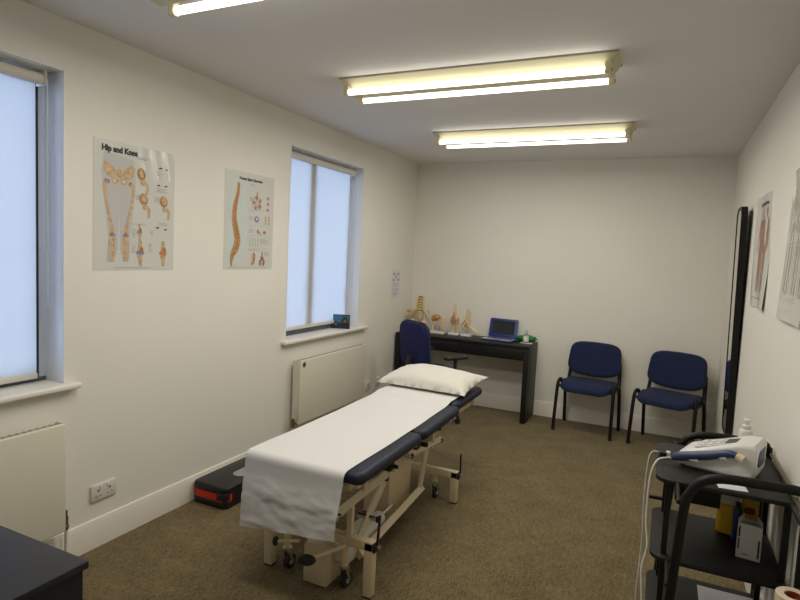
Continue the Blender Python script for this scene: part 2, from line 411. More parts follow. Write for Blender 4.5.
# ------------------------------------------------------------------ posters
class Sheet:
    """a printed sheet: u across, v up in metres, o lower corner, ux across direction, n out of the wall"""
    def __init__(s, name, label, cat, o, ux, n, W, H, m='paper', bow=lambda u, v: 0.0, nu=12, nv=16, group=None):
        s.o, s.ux, s.n, s.W, s.H, s.bow = Vector(o), Vector(ux), Vector(n), W, H, bow
        mb = MB(); mb.grid(m, lambda u, v: s.at(u*W, v*H, .0), nu, nv)
        s.obj = solid(mb.build(name, sharp=0), .0008, 0)
        tag(s.obj, label, cat, group); s.layers = {}; s.k = 0
    def at(s, u, v, d): return s.o+s.ux*u+Vector((0, 0, v))+s.n*(d+.0012+s.bow(u/s.W, v/s.H))
    def poly(s, layer, m, pts):
        mb = s.layers.setdefault(layer, MB()); s.k += 1
        d = .0007+.000006*s.k; t = bmesh.new()
        a = [t.verts.new(s.at(u, v, d)) for u, v in pts]; b = [t.verts.new(s.at(u, v, d-.0003)) for u, v in pts]
        N = len(a); t.faces.new(a); t.faces.new(b[::-1])
        for i in range(N): t.faces.new((a[i], b[i], b[(i+1) % N], a[(i+1) % N]))
        mb._add(t, None, m)
    def ell(s, layer, m, u, v, a, b, rot=0, n=16):
        c, d = math.cos(rot), math.sin(rot)
        s.poly(layer, m, [(u+a*math.cos(q)*c-b*math.sin(q)*d, v+a*math.cos(q)*d+b*math.sin(q)*c) for q in [2*PI*i/n for i in range(n)]])
    def stroke(s, layer, m, pts, w, sub=6):
        P = smooth_path([Vector((p[0], p[1], 0)) for p in pts], sub) if len(pts) > 2 else [Vector((p[0], p[1], 0)) for p in pts]
        Wd = w if isinstance(w, (list, tuple)) else [w, w]
        for i in range(len(P)-1):
            d = (P[i+1]-P[i]); nrm = Vector((-d.y, d.x, 0)).normalized()
            f = lambda k: (lambda u, j: Wd[j]+(Wd[min(j+1, len(Wd)-1)]-Wd[j])*(u-j))(k/(len(P)-1)*(len(Wd)-1), min(int(k/(len(P)-1)*(len(Wd)-1)), len(Wd)-1))
            a, b = f(i)/2, f(i+1)/2
            s.poly(layer, m, [tuple((P[i]+nrm*a)[:2]), tuple((P[i]-nrm*a)[:2]), tuple((P[i+1]-nrm*b)[:2]), tuple((P[i+1]+nrm*b)[:2])])
    def text(s, layer, txt, u, v, size, m='ink', bold=.0, width=None):
        cu = bpy.data.curves.new('t', 'FONT'); cu.body = txt; cu.size = size; cu.offset = bold; cu.fill_mode = 'FRONT'; cu.resolution_u = 3
        ob = bpy.data.objects.new('t', cu); col.objects.link(ob); dg = bpy.context.evaluated_depsgraph_get()
        me = bpy.data.meshes.new_from_object(ob.evaluated_get(dg)); bpy.data.objects.remove(ob)
        t = bmesh.new(); t.from_mesh(me); bpy.data.meshes.remove(me)
        xs = [q.co.x for q in t.verts]; k = (width/(max(xs)-min(xs))) if width else 1
        r = bmesh.ops.extrude_face_region(t, geom=t.faces[:])
        for q in r['geom']:
            if isinstance(q, bmesh.types.BMVert): q.co.z += .0003
        for q in t.verts: q.co = s.at(u+q.co.x*k, v+q.co.y, .0009+q.co.z)
        s.layers.setdefault(layer, MB())._add(t, None, m)
    def lines(s, layer, u, v, w, n, gap=.008, th=.0022, m='greyink'):
        for i in range(n):
            ww = w*random.uniform(.55, 1)
            s.poly(layer, m, [(u, v-i*gap), (u+ww, v-i*gap), (u+ww, v-i*gap+th), (u, v-i*gap+th)])
    def done(s):
        for k, mb in s.layers.items(): mb.build(k, s.obj, sharp=0)
        return s.obj
def curl(a): return lambda u, v: a*((2*u-1)**2*(2*v-1)**2)+.001*math.sin(6*u+4*v)

# hip and knee chart
P = Sheet('anatomy_poster', 'hip and knee anatomy poster with two long leg bones, closer to the near window', 'poster', (0, 1.926, 1.447), (0, 1, 0), (1, 0, 0), .511, .658, bow=lambda u, v: .0022*math.sin(u*38+v*9)*max(0, min(1, (u-.48)*8))*max(0, min(1, (v-.66)*8)), nu=50, nv=40, group='anatomy posters')
P.text('title_lettering', 'Hip and Knee', .045, .605, .040, bold=.0028, width=.215)
A = 'leg_drawing'
P.poly(A, 'flesh', [(.045, .50), (.06, .60), (.15, .59), (.235, .58), (.25, .47), (.235, .30), (.215, .18), (.215, .05), (.175, .05), (.155, .10), (.15, .33), (.14, .10), (.115, .04), (.075, .04), (.085, .18), (.065, .33)])
for s, cx in ((-1, .148), (1, .148)):
    P.ell(A, 'bone', cx+s*.055, .505, .040, .030, s*.6); P.ell(A, 'bone', cx+s*.072, .52, .022, .034, -s*.3)
    P.ell(A, 'bone', cx+s*.026, .462, .024, .020, 0); P.ell(A, 'paper', cx+s*.028, .460, .009, .008)
    P.ell(A, 'boneb', cx+s*.068, .452, .013, .012)
    P.stroke(A, 'bone', [(cx+s*.068, .448), (cx+s*.086, .435), (cx+s*.078, .36), (cx+s*.050, .245), (cx+s*.040, .195)], [.018, .024, .016, .016, .032])
    P.ell(A, 'purple', cx+s*.040, .182, .020, .009); P.ell(A, 'boneb', cx+s*.040, .189, .008, .009)
    P.stroke(A, 'bone', [(cx+s*.038, .172), (cx+s*.034, .12), (cx+s*.036, .045)], [.036, .024, .020])
    P.stroke(A, 'bone', [(cx+s*.056, .158), (cx+s*.056, .10), (cx+s*.054, .045)], [.010, .006, .008])
P.stroke(A, 'boneb', [(.13, .508), (.148, .485), (.166, .508)], [.012, .020, .012]); P.ell(A, 'bone', .148, .505, .026, .018)
P.ell(A, 'purple', .070, .455, .012, .010)
B = 'joint_drawing'
def joint(u, v, s, kind):
    if kind == 'hip':
        P.ell(B, 'boneb', u, v+.030*s, .022*s, .026*s, .3); P.ell(B, 'bone', u+.004, v+.034*s, .014*s, .017*s, .3)
        P.ell(B, 'bone', u+.010*s, v-.004*s, .016*s, .012*s); P.ell(B, 'greyink', u+.002*s, v-.008*s, .006*s, .006*s)
        P.stroke(B, 'bone', [(u+.014*s, v), (u+.030*s, v-.016*s), (u+.026*s, v-.05*s)], [.012*s, .016*s, .010*s])
    else:
        P.stroke(B, 'bone', [(u, v+.050*s), (u, v+.018*s), (u, v+.006*s)], [.014*s, .020*s, .034*s])
        P.ell(B, 'purple' if kind == 'knee' else 'orange', u, v-.001*s, .020*s, .009*s)
        P.ell(B, 'boneb', u+.006*s, v+.012*s, .010*s, .012*s)
        P.stroke(B, 'bone', [(u, v-.010*s), (u+.002, v-.028*s), (u+.002, v-.055*s)], [.034*s, .018*s, .014*s])
joint(.285, .475, 1.3, 'hip'); joint(.30, .345, 1.25, 'hip'); joint(.435, .345, 1.25, 'hip')
joint(.275, .205, .9, 'knee'); joint(.280, .095, 1.35, 'knee'); joint(.435, .095, 1.35, 'kneeo')
P.ell(B, 'ink', .410, .565, .012, .004); P.ell(B, 'ink', .455, .563, .010, .004); P.ell(B, 'ink', .40, .470, .011, .004); P.ell(B, 'ink', .450, .470, .011, .004)
P.ell(B, 'ink', .395, .235, .012, .004); P.ell(B, 'ink', .450, .228, .011, .004)
for u, v, w, n in [(.255, .60, .10, 2), (.385, .54, .1, 3), (.385, .45, .1, 3), (.25, .40, .05, 4), (.37, .40, .05, 4), (.225, .245, .11, 1), (.225, .215, .03, 6), (.345, .215, .03, 3), (.225, .13, .03, 6), (.335, .14, .03, 6), (.40, .26, .09, 2), (.12, .012, .3, 1)]:
    P.lines('caption_lines', u, v, w, n)
P.done()
# spine chart
P = Sheet('anatomy_poster', 'spine anatomy poster with one long brown spine, beside the far window', 'poster', (0, 2.850, 1.447), (0, 1, 0), (1, 0, 0), .500, .650, group='anatomy posters')
P.text('title_lettering', 'Human Spine Disorders', .135, .598, .026, bold=.0012, width=.235)
A = 'spine_drawing'
P.poly(A, 'mint', [(.02, .08), (.03, .35), (.05, .50), (.09, .60), (.13, .59), (.20, .56), (.215, .45), (.225, .30), (.21, .15), (.17, .03), (.03, .02)])
sp = [(.132, .575), (.122, .50), (.098, .42), (.092, .34), (.108, .27), (.128, .20), (.112, .14), (.082, .10), (.072, .05), (.078, .02)]
P.stroke(A, 'boneb', sp, [.020, .030, .040, .046, .052, .058, .058, .042, .022, .010])
Q = smooth_path([Vector((a, b, 0)) for a, b in sp[:8]], 4)
for i, q in enumerate(Q):
    P.ell(A, 'bone', q.x-.014-.004*(i > 14), q.y, .006, .0045)
P.stroke(A, 'orange', [(a+.012, b) for a, b in sp[1:7]], .006)
B = 'vertebra_drawing'
for i in range(10):
    a = 2*PI*i/10; P.ell(B, 'boneb' if i % 2 else 'flesh', .318+.034*math.cos(a), .455+.034*math.sin(a), .018, .016)
P.ell(B, 'flesh', .318, .455, .016, .014); P.stroke(B, 'boneb', [(.318, .485), (.316, .53)], [.018, .008])
P.ell(B, 'purple', .318, .345, .026, .022); P.ell(B, 'mint', .318, .348, .012, .010)
for v in (.50, .46, .42): P.ell(B, 'boneb', .435, v, .011, .012)
for u in (.415, .45):
    for v in (.365, .345, .325): P.ell(B, 'bone', u, v, .010, .009)
P.ell(B, 'boneb', .335, .262, .012, .014); P.ell(B, 'greyink', .355, .250, .010, .010); P.ell(B, 'boneb', .405, .258, .016, .012)
for i in range(4): P.stroke(B, 'greyink', [(.25+i*.028, .215), (.253+i*.028, .19), (.249+i*.028, .155)], .004)
P.stroke(B, 'boneb', [(.295, .115), (.300, .08), (.290, .045), (.27, .035)], [.018, .024, .022, .012])
for i in range(5): P.stroke(B, 'bone', [(.290, .105-i*.014), (.265, .100-i*.014)], [.010, .006])
P.stroke(B, 'redbrown', [(.385, .125), (.385, .085)], [.006, .012])
P.ell(B, 'muscle', .385, .075, .018, .018); P.ell(B, 'muscle', .366, .045, .012, .022, .2); P.ell(B, 'muscle', .404, .045, .012, .022, -.2)
for u, v, w, n in [(.24, .575, .06, 2), (.24, .49, .04, 4), (.24, .395, .06, 1), (.24, .36, .04, 4), (.24, .275, .06, 4), (.36, .21, .10, 5), (.24, .135, .14, 2), (.41, .12, .06, 4), (.03, .012, .42, 1)]:
    P.lines('caption_lines', u, v, w, n)
for v in (.41, .30, .235, .145): P.poly('caption_lines', 'greyink', [(.235, v), (.475, v), (.475, v+.001), (.235, v+.001)])
P.done()
# muscle chart on the right wall (lifting off the wall along its far side and lower corner)
P = Sheet('anatomy_poster', 'curling muscle anatomy poster right beside the tall mirror', 'poster', (RW, 4.20, 1.385), (0, -1, 0), (-1, 0, 0), .545, .665,
          bow=lambda u, v: .016*(1-u)**2*(.3+.7*v)+.014*max(0, (1-v)-.25)**2*(u)*1.6+.004*math.sin(9*u+3*v), nu=20, nv=20, group='anatomy posters')
P.text('title_lettering', 'The Muscular System', .12, .600, .030, bold=.0014, width=.26)
A = 'muscle_drawing'
for u in (.20, .36):
    P.ell(A, 'muscle', u, .555, .022, .03); P.stroke(A, 'muscle', [(u, .52), (u, .45), (u, .36)], [.12, .11, .09])
    for s in (-1, 1):
        P.stroke(A, 'muscle', [(u+s*.05, .51), (u+s*.075, .42), (u+s*.085, .33)], [.032, .026, .014])
        P.stroke(A, 'muscle', [(u+s*.022, .36), (u+s*.026, .25), (u+s*.022, .14)], [.062, .052, .030])
        P.stroke(A, 'muscle', [(u+s*.022, .23), (u+s*.026, .17), (u+s*.024, .09)], [.034, .044, .022])
P.lines('caption_lines', .03, .50, .07, 20, .02); P.lines('caption_lines', .47, .50, .06, 20, .02); P.lines('caption_lines', .24, .08, .1, 4)
P.stroke('caption_lines', 'ink', [(.08, .055), (.42, .055)], .003); P.stroke('caption_lines', 'ink', [(.08, .012), (.08, .055)], .003); P.stroke('caption_lines', 'ink', [(.42, .012), (.42, .055)], .003)
P.done()
# skeleton chart on the right wall, nearest the camera
P = Sheet('anatomy_poster', 'faded skeleton anatomy poster on the right wall, cut off by the right edge', 'poster', (RW, 3.17, 1.385), (0, -1, 0), (-1, 0, 0), .52, .68,
          bow=lambda u, v: .018*(1-v)**3+.002*math.sin(7*u+5*v), group='anatomy posters')
A = 'skeleton_drawing'
for u in (.10, .26, .42):
    P.ell(A, 'drawgrey', u, .60, .022, .03); P.stroke(A, 'drawgrey', [(u, .57), (u, .50), (u, .42)], .012)
    P.ell(A, 'drawgrey', u, .53, .038, .045); P.ell(A, 'drawgrey', u, .42, .036, .020)
    for s in (-1, 1):
        P.stroke(A, 'drawgrey', [(u+s*.040, .565), (u+s*.060, .48), (u+s*.066, .39)], .010)
        P.stroke(A, 'drawgrey', [(u+s*.022, .41), (u+s*.028, .25), (u+s*.024, .11)], [.014, .011, .010])
for i in range(11): P.stroke(A, 'drawgrey', [(.035+i*.045, .33), (.035+i*.045, .12)], [.004, .007, .003])
P.lines('caption_lines', .03, .10, .4, 2, .012); P.lines('caption_lines', .05, .05, .3, 2, .012); P.lines('caption_lines', .02, .345, .46, 1)
P.done()
# small notice near the corner
P = Sheet('notice_sheet', 'small white notice sheet on the left wall above the desk', 'notice', (0, 5.36, 1.125), (0, 1, 0), (1, 0, 0), .20, .305, m='paperm')
for u, v in ((.05, .265), (.15, .262), (.045, .200), (.16, .202)): P.ell('printed_marks', 'greyink', u, v, .022, .016)
P.ell('printed_marks', 'greyink', .10, .235, .012, .03); P.lines('printed_marks', .03, .165, .14, 4, .012, .003); P.poly('printed_marks', 'greyink', [(.02, .10), (.18, .10), (.18, .106), (.02, .106)])
P.lines('printed_marks', .03, .08, .14, 4, .012, .003); P.ell('printed_marks', 'greyink', .10, .045, .02, .010)
P.done()

# ------------------------------------------------------------------ picture card on the sill
t = thing('picture_card', 'small dark blue double picture card standing on the far window sill', 'picture card', (-.048, 4.435, .9005), math.radians(-38), None)
t.rotation_euler = (0, 0, math.radians(20))
for s, nm in ((-1, 'left'), (1, 'right')):
    m = basis((s*.044, 0, 0), (1, 0, 0), (0, 0, 1))
    b = MB().box('darkprint', (-.043, -.008, 0), (.043, .0, .128), .001, mtx=Matrix.Translation((s*.044, 0, 0)) @ Matrix.Rotation(math.radians(-s*6), 4, 'Z'))
    o = b.build('card_panel', t)
    q = MB(); T = Matrix.Translation((s*.044, 0, 0)) @ Matrix.Rotation(math.radians(-s*6), 4, 'Z')
    if s < 0:
        q.box('cyan', (-.040, -.0092, .048), (.040, -.0085, .124), 0, T)
        q.prism('darkprint', [(-.040, .045), (-.012, .052), (0, .072), (.012, .055), (.040, .052), (.040, .047), (-.04, .042)], .0006, T @ basis((0, -.0092, 0), (1, 0, 0), (0, 0, 1)))
        q.box('offwhite', (-.004, -.0096, .036), (.006, -.0085, .050), 0, T)
    else:
        q.box('cyan', (-.040, -.0092, .055), (.040, -.0085, .118), 0, T)
        q.prism('olive', [(-.032, .045), (-.034, .085), (-.012, .112), (.014, .104), (.030, .08), (.028, .045)], .0006, T @ basis((0, -.0092, 0), (1, 0, 0), (0, 0, 1)))
        q.box('orange', (-.008, -.0102, .062), (.006, -.0095, .078), 0, T)
    q.build('picture', o)

# ------------------------------------------------------------------ mirror on the right wall
t = thing('wall_mirror', 'tall narrow black-framed mirror on the right wall by the back corner', 'mirror', (RW, 4.64, .435), 0)
mh, tl = 1.60, .0
def chamf(w, h, c): return [(-w/2, c), (-w/2+c, 0), (w/2-c, 0), (w/2, c), (w/2, h-c), (w/2-c, h), (-w/2+c, h), (-w/2, h-c)]
tilt = Matrix.Rotation(math.radians(-1.0), 4, 'Y')
fm = tilt @ basis((-.004, 0, 0), (0, -1, 0), (0, 0, 1))   # local z -> -x, out of the wall
out, inn = chamf(.29, mh, .045), [(a*.90, b*(mh-.04)/mh+.02) for a, b in chamf(.29, mh, .04)]
b = bmesh.new()
rings = [[b.verts.new((p[0], p[1], z)) for p in pp] for pp, z in ((out, 0), (out, .040), (inn, .040), (inn, .034))]
for A, B in zip(rings, rings[1:]):
    for q in range(8): b.faces.new((A[q], A[(q+1) % 8], B[(q+1) % 8], B[q]))
b.faces.new(rings[0])
mb = MB(); mb._add(b, fm, 'blackmetal'); mb.build('mirror_frame', t, sharp=20)
MB().prism('mirror', inn, .004, fm @ Matrix.Translation((0, 0, .0325))).build('mirror_glass', t)

# ------------------------------------------------------------------ visitor chairs
def make_chair(lab):
    t = thing('visitor_chair', lab, 'chair', (0, 0, 0), 0, 'navy visitor chairs by the back wall')
    # seat: rounded pad, front edge dipping
    W, Dp = .465, .42
    def pad(name, fn, mtop, mbot, parent):
        return None
    s = MB()
    pts = rrect(W, Dp, .07, 8, radii=(.05, .05, .10, .10))
    def seatz(x, y): return .452+.010*(y/Dp)-.025*max(0, (-y/Dp-.25)/.25)**2-.010*(1-(2*x/W)**2)
    def dome(mb, m, pts, z0, h, curve, mtx):
        tb = bmesh.new(); layers = [(1.0, 0), (1.0, .35), (.985, .70), (.95, .92), (.88, 1.0), (.6, 1.04), (.3, 1.06)]
        R = [[tb.verts.new((p[0]*k, p[1]*k, curve(p[0]*k, p[1]*k)+z0+h*f)) for p in pts] for k, f in layers]
        n = len(pts)
        for A, B in zip(R, R[1:]):
            for q in range(n): tb.faces.new((A[q], A[(q+1) % n], B[(q+1) % n], B[q]))
        tb.faces.new(R[0][::-1]); tb.faces.new(R[-1])
        mb._add(tb, mtx, m, True)
    sc = lambda x, y: -.028*max(0, (-y/Dp-.2)/.3)**2-.012*(1-(2*x/W)**2)*.6+.006*y/Dp
    dome(s, 'navy', pts, .430, .042, sc, None)
    s.build('seat', t, sharp=60)
    u = MB(); pu = [(a*1.004, b*1.004) for a, b in pts]
    tb = bmesh.new(); n = len(pu)
    R = [[tb.verts.new((p[0]*k, p[1]*k, sc(p[0]*k, p[1]*k)+z)) for p in pu] for k, z in ((.9, .418), (1, .424), (1, .434))]
    for A, B in zip(R, R[1:]):
        for q in range(n): tb.faces.new((A[q], A[(q+1) % n], B[(q+1) % n], B[q]))
    tb.faces.new(R[0][::-1]); tb.faces.new(R[-1]); u._add(tb, None, 'black', True); u.build('seat_shell', t, sharp=60)
    # backrest
    bw, bh = .495, .300
    bp = []
    for k in range(40):
        a = 2*PI*k/40; c, d = math.cos(a), math.sin(a); e = .42
        x = bw/2*math.copysign(abs(c)**e, c); y = bh/2*math.copysign(abs(d)**e, d)
        x *= 1+.05*(-y/bh*2)*-.3 if False else 1-.045*(y/(bh/2))
        if y < 0: y -= .030*(1-(x/(bw/2))**2)
        if y > 0: y += .012*(1-(x/(bw/2))**2)
        bp.append((x, y))
    bm_ = Matrix.Translation((0, .205, .668)) @ Matrix.Rotation(math.radians(-11), 4, 'X') @ basis((0, 0, 0), (1, 0, 0), (0, 0, 1))
    bc = lambda x, y: .028*(2*x/bw)**2
    k = MB(); dome(k, 'navy', [(a*.985, b*.975) for a, b in bp], .0, .030, bc, bm_); k.build('backrest', t, sharp=60)
    k = MB(); dome(k, 'black', bp, .010, -.026, bc, bm_); k.build('backrest_shell', t, sharp=60)
    # oval tube frame
    for sx in (-1, 1):
        X = sx*.262
        for nm, pth in (('front', [(X*1.0, -.185, .0), (X*.985, -.150, .33), (X*.975, -.135, .43), (X*.96, -.118, .466), (X*.955, -.090, .478), (X*.95, -.055, .470), (X*.94, -.03, .44)]),
                        ('rear', [(X*1.0, .195, .0), (X*.985, .150, .30), (X*.97, .125, .42), (X*.96, .105, .440), (X*.95, .06, .440)])):
            L = MB().tube('blackmetal', pth, .0155, n=12, sub=4); L.cyl('black', (pth[0][0], pth[0][1], 0), (pth[0][0]*.999, pth[0][1]*.997, .022), .0165, n=14)
            L.build('leg', t)
        MB().tube('blackmetal', [(X*.93, -.10, .414), (X*.93, .09, .414), (X*.93, .165, .424), (X*.91, .188, .47), (X*.89, .208, .57), (X*.87, .225, .64)], .012, n=10, flat=(1.4, .8), sub=4).build('back_upright', t)
    MB().cyl('blackmetal', (-.245, -.10, .412), (.245, -.10, .412), .010).cyl('blackmetal', (-.245, .09, .412), (.245, .09, .412), .010).build('seat_frame', t)
    return t
c1 = make_chair('navy blue visitor chair between the desk and the other visitor chair')
c1.location = (2.010, 5.625, 0); c1.rotation_euler.z = math.radians(-7)
c2 = copy_tree(c1); c2['label'] = 'navy blue visitor chair closest to the tall mirror'
c2.location = (2.705, 5.535, 0); c2.rotation_euler.z = math.radians(-17)

# ------------------------------------------------------------------ desk along the back wall
DT = .765
t = thing('desk', 'long black-brown writing desk against the back wall', 'desk', (0, 0, 0))
dx0, dx1, dy0, dy1 = .022, 1.455, 5.475, RD-.022
MB().box('wood', (dx0, dy0, DT-.028), (dx1, dy1, DT), .002).build('desk_top', t)
MB().box('wood', (dx1-.05, dy0, 0), (dx1, dy1, DT-.028), .002).build('side_panel', t)
MB().box('wood', (dx0, dy0, 0), (dx0+.05, dy1, DT-.028), .002).build('side_panel', t)
MB().box('wood', (dx0+.05, dy0+.006, DT-.145), ((dx0+dx1)/2-.002, dy0+.024, DT-.030), .002).build('drawer_front', t)
MB().box('wood', ((dx0+dx1)/2+.002, dy0+.006, DT-.145), (dx1-.05, dy0+.024, DT-.030), .002).build('drawer_front', t)
MB().box('wood', (dx0+.05, dy0+.024, DT-.14), (dx1-.05, dy1-.03, DT-.029)).build('drawer_box', t)

# ------------------------------------------------------------------ blue office chair at the left end of the desk
OC = Vector((.635, 5.03, 0)); ra = math.radians(148)      # local -y is the way it faces
t = thing('office_chair', 'blue fabric office chair with armrests tucked in front of the desk', 'chair', OC, ra)
b = MB()
for k in range(5):
    a = 2*PI*k/5+.3
    b.tube('black', [(0.02*math.cos(a), .02*math.sin(a), .105), (.15*math.cos(a), .15*math.sin(a), .095), (.27*math.cos(a), .27*math.sin(a), .075)], [.024, .02, .014], n=8)
b.cyl('black', (0, 0, .08), (0, 0, .13), .032)
b.build('star_base', t)
for k in range(5):
    a = 2*PI*k/5+.3; c = Vector((.27*math.cos(a), .27*math.sin(a), 0)); q = Vector((-math.sin(a), math.cos(a), 0))
    MB().cyl('black', c+q*.006+Vector((0, 0, .027)), c+q*.022+Vector((0, 0, .027)), .027, n=20).cyl('black', c-q*.006+Vector((0, 0, .027)), c-q*.022+Vector((0, 0, .027)), .027, n=20).cyl('black', c+Vector((0, 0, .027)), c+Vector((0, 0, .08)), .009).build('caster', t)
MB().cyl('black', (0, 0, .12), (0, 0, .43), .022).cyl('black', (0, 0, .12), (0, 0, .28), .028).box('black', (-.09, -.1, .425), (.09, .1, .455), .01).build('gas_column', t)
MB().prism('blue', rrect(.46, .44, .10, 8), .07, Matrix.Translation((0, -.02, .455)), bev=.028, seg=4).build('seat', t, sharp=60)
bm_ = Matrix.Translation((0, .225, .76)) @ Matrix.Rotation(math.radians(-6), 4, 'X') @ basis((0, 0, 0), (1, 0, 0), (0, 0, 1))
MB().prism('blue', rrect(.42, .45, .11, 8, cy=0), .05, bm_, bev=.022, seg=4).build('backrest', t, sharp=60)
MB().prism('black', rrect(.428, .458, .11, 8), -.012, bm_ @ Matrix.Translation((0, 0, .012))).build('edge_trim', t, sharp=60)
MB().prism('blue', rrect(.42, .45, .11, 8), -.030, bm_ @ Matrix.Translation((0, 0, .002)), bev=.020, seg=4).build('backrest_cover', t, sharp=60)
MB().tube('black', [(0, .08, .44), (0, .20, .44), (0, .275, .48), (0, .282, .58), (0, .268, .66)], .016, n=10, flat=(2.2, .6), sub=4).build('back_bar', t)
for sx in (-1, 1):
    MB().tube('black', [(sx*.12, .0, .445), (sx*.25, .0, .445), (sx*.27, -.05, .48), (sx*.27, -.06, .655)], .016, n=10, sub=4).build('arm_post', t)
    MB().box('black', (sx*.27-.035, -.19, .652), (sx*.27+.035, .06, .680), .012, seg=3).build('armrest', t)

# ------------------------------------------------------------------ things on the desk
def base(mb, w, d, h=.022): mb.prism('white', rrect(w, d, .012, 4), h, bev=.003)
# lower spine with pelvis
t = thing('pelvis_model', 'anatomical lower spine and pelvis model standing in the desk corner', 'anatomical model', (.185, 5.70, DT), 0)
b = MB(); base(b, .14, .14, .018); b.cyl('chrome', (0, .02, .018), (0, .02, .12), .006); b.build('stand', t)
b = MB()
for s in (-1, 1):
    fl = Matrix.Rotation(s*math.radians(-32), 3, 'Y') @ Matrix.Rotation(s*math.radians(25), 3, 'Z')
    b.sph('modbone', (s*.088, .005, .178), (.012, .056, .082), fl)
    b.sph('modbone', (s*.112, .0, .228), (.010, .042, .026), fl)
    b.sph('modbone', (s*.070, -.02, .105), (.028, .030, .034))
    b.tube('modbone', [(s*.075, -.03, .10), (s*.045, -.055, .085), (s*.006, -.062, .075)], [.016, .012, .016], n=10, sub=4)
    b.tube('modbone', [(s*.07, -.01, .09), (s*.055, -.01, .045), (s*.03, -.04, .045), (s*.012, -.058, .065)], [.016, .016, .012, .010], n=10, sub=4)
b.build('pelvis', t)
b = MB(); b.sph('modbone', (0, .035, .17), (.042, .022, .055)); b.sph('modbone', (0, .04, .115), (.018, .014, .04)); b.build('sacrum', t)
for k in range(6):
    z = .222+k*.029; y = .025-.010*math.sin(k*.7); r = .030-.0015*k
    v = MB().lathe('verte', [(r*.6, -.012), (r, -.012), (r*.86, 0), (r, .010), (r*.6, .010)], (0, y, z), 18)
    v.tube('modbone', [(0, y+.02, z), (0, y+.052, z-.010)], [.007, .005], n=8)
    for s in (-1, 1): v.tube('modbone', [(s*.018, y+.012, z), (s*.046, y+.018, z+.004)], [.006, .004], n=8)
    d = v.build('vertebra', t)
    MB().cyl('disc', (0, y, z+.010), (0, y-.001, z+.018), r*.92, n=18).build('spine_disc', d)
    q = MB()
    for s in (-1, 1): q.tube('nerve', [(s*.012, y+.02, z+.012), (s*.034, y+.006, z+.006), (s*.042, y-.006, z-.012)], .0035, n=6)
    q.build('nerve_root', d)
# shoulder
t = thing('shoulder_model', 'anatomical shoulder blade model on a white base next to the pelvis model', 'anatomical model', (.405, 5.735, DT), 0)
b = MB(); base(b, .165, .11); b.cyl('chrome', (.01, .01, .02), (.01, .01, .09), .004); b.build('stand', t)
b = MB(); b.prism('modbone', [(-.035, .145), (-.055, .165), (.0, .185), (.045, .175), (.066, .12), (.078, .045), (.055, .04), (.01, .09), (-.03, .12)], .010, basis((0, .02, 0), (1, 0, 0), (0, 0, 1)), bev=.004)
b.tube('modbone', [(.06, .028, .15), (.01, .04, .185), (-.045, .02, .198), (-.062, -.01, .19)], [.008, .011, .012, .010], n=8, sub=4)
b.tube('modbone', [(-.055, -.01, .195), (.0, -.03, .205), (.05, -.035, .19)], [.009, .007, .008], n=8, sub=4); b.build('shoulder_blade', t)
b = MB(); b.sph('ligament', (-.055, 0, .155), .030); b.tube('modbone', [(-.058, 0, .15), (-.066, 0, .09), (-.068, 0, .022)], [.022, .013, .012], n=10, sub=4); b.build('upper_arm_bone', t)
for s in (-1, 1): MB().tube('ligament', [(-.05, s*.02, .18), (-.02, s*.02, .165), (.02, s*.018, .17)], .007, n=8, sub=3).build('ligament', t)
# knee
t = thing('knee_model', 'anatomical knee joint model on a white base, taller of the two upright joint models', 'anatomical model', (.585, 5.75, DT), 0)
b = MB(); base(b, .118, .10); b.build('stand', t)
b = MB(); b.tube('modbone', [(0, 0, .325), (0, 0, .25), (0, 0, .20), (0, 0, .175)], [.012, .015, .026, .034], n=12, sub=3); b.sph('modbone', (-.018, 0, .172), (.022, .028, .022)).sph('modbone', (.018, 0, .172), (.022, .028, .022)); b.build('thigh_bone', t)
b = MB(); b.tube('modbone', [(-.002, 0, .148), (-.012, 0, .12), (-.014, 0, .07), (-.012, 0, .022)], [.036, .022, .014, .015], n=12, sub=3); b.tube('modbone', [(.036, .004, .135), (.036, .004, .08), (.030, .004, .022)], [.011, .007, .009], n=8, sub=3); b.build('shin_bones', t)
b = MB().sph('ligament', (0, -.032, .19), (.020, .010, .024)); b.tube('ligament', [(0, -.022, .25), (0, -.034, .20), (0, -.03, .15), (-.006, -.020, .11)], [.008, .012, .011, .007], n=8, sub=3)
for s in (-1, 1): b.tube('ligament', [(s*.036, 0, .19), (s*.040, 0, .15), (s*.033, 0, .115)], .008, n=8, sub=3)
b.build('ligaments', t)
# foot
t = thing('foot_model', 'anatomical ankle and foot model on a white base beside the laptop', 'anatomical model', (.725, 5.75, DT), 0)
b = MB(); base(b, .115, .10); b.cyl('chrome', (0, 0, .02), (0, 0, .06), .005); b.build('stand', t)
b = MB(); b.tube('modbone', [(.005, 0, .29), (0, 0, .20), (-.004, 0, .135)], [.013, .014, .024], n=10, sub=3); b.tube('modbone', [(.028, .008, .26), (.024, .01, .18), (.022, .012, .115)], [.006, .006, .011], n=8, sub=3); b.build('shin_bones', t)
b = MB(); b.sph('modbone', (-.002, 0, .115), (.026, .022, .020)); b.sph('modbone', (-.034, 0, .085), (.034, .020, .022), Matrix.Rotation(.4, 3, 'Y'))
for k in range(5):
    y = -.028+k*.014
    b.tube('modbone', [(.015, y*.6, .110), (.055, y*.9, .090), (.10, y*1.1, .058), (.155-.008*abs(k-1), y*1.2, .040)], [.013, .008, .0065, .005], n=8, sub=3)
b.build('foot_bones', t)
b = MB().tube('ligament', [(-.02, 0, .17), (-.05, 0, .125), (-.058, 0, .09)], .007, n=8, sub=3).tube('ligament', [(.0, -.02, .14), (.03, -.022, .11), (.05, -.02, .095)], .006, n=8, sub=3).tube('ligament', [(-.005, -.024, .14), (-.02, -.024, .10)], .008, n=8)
b.build('ligaments', t)
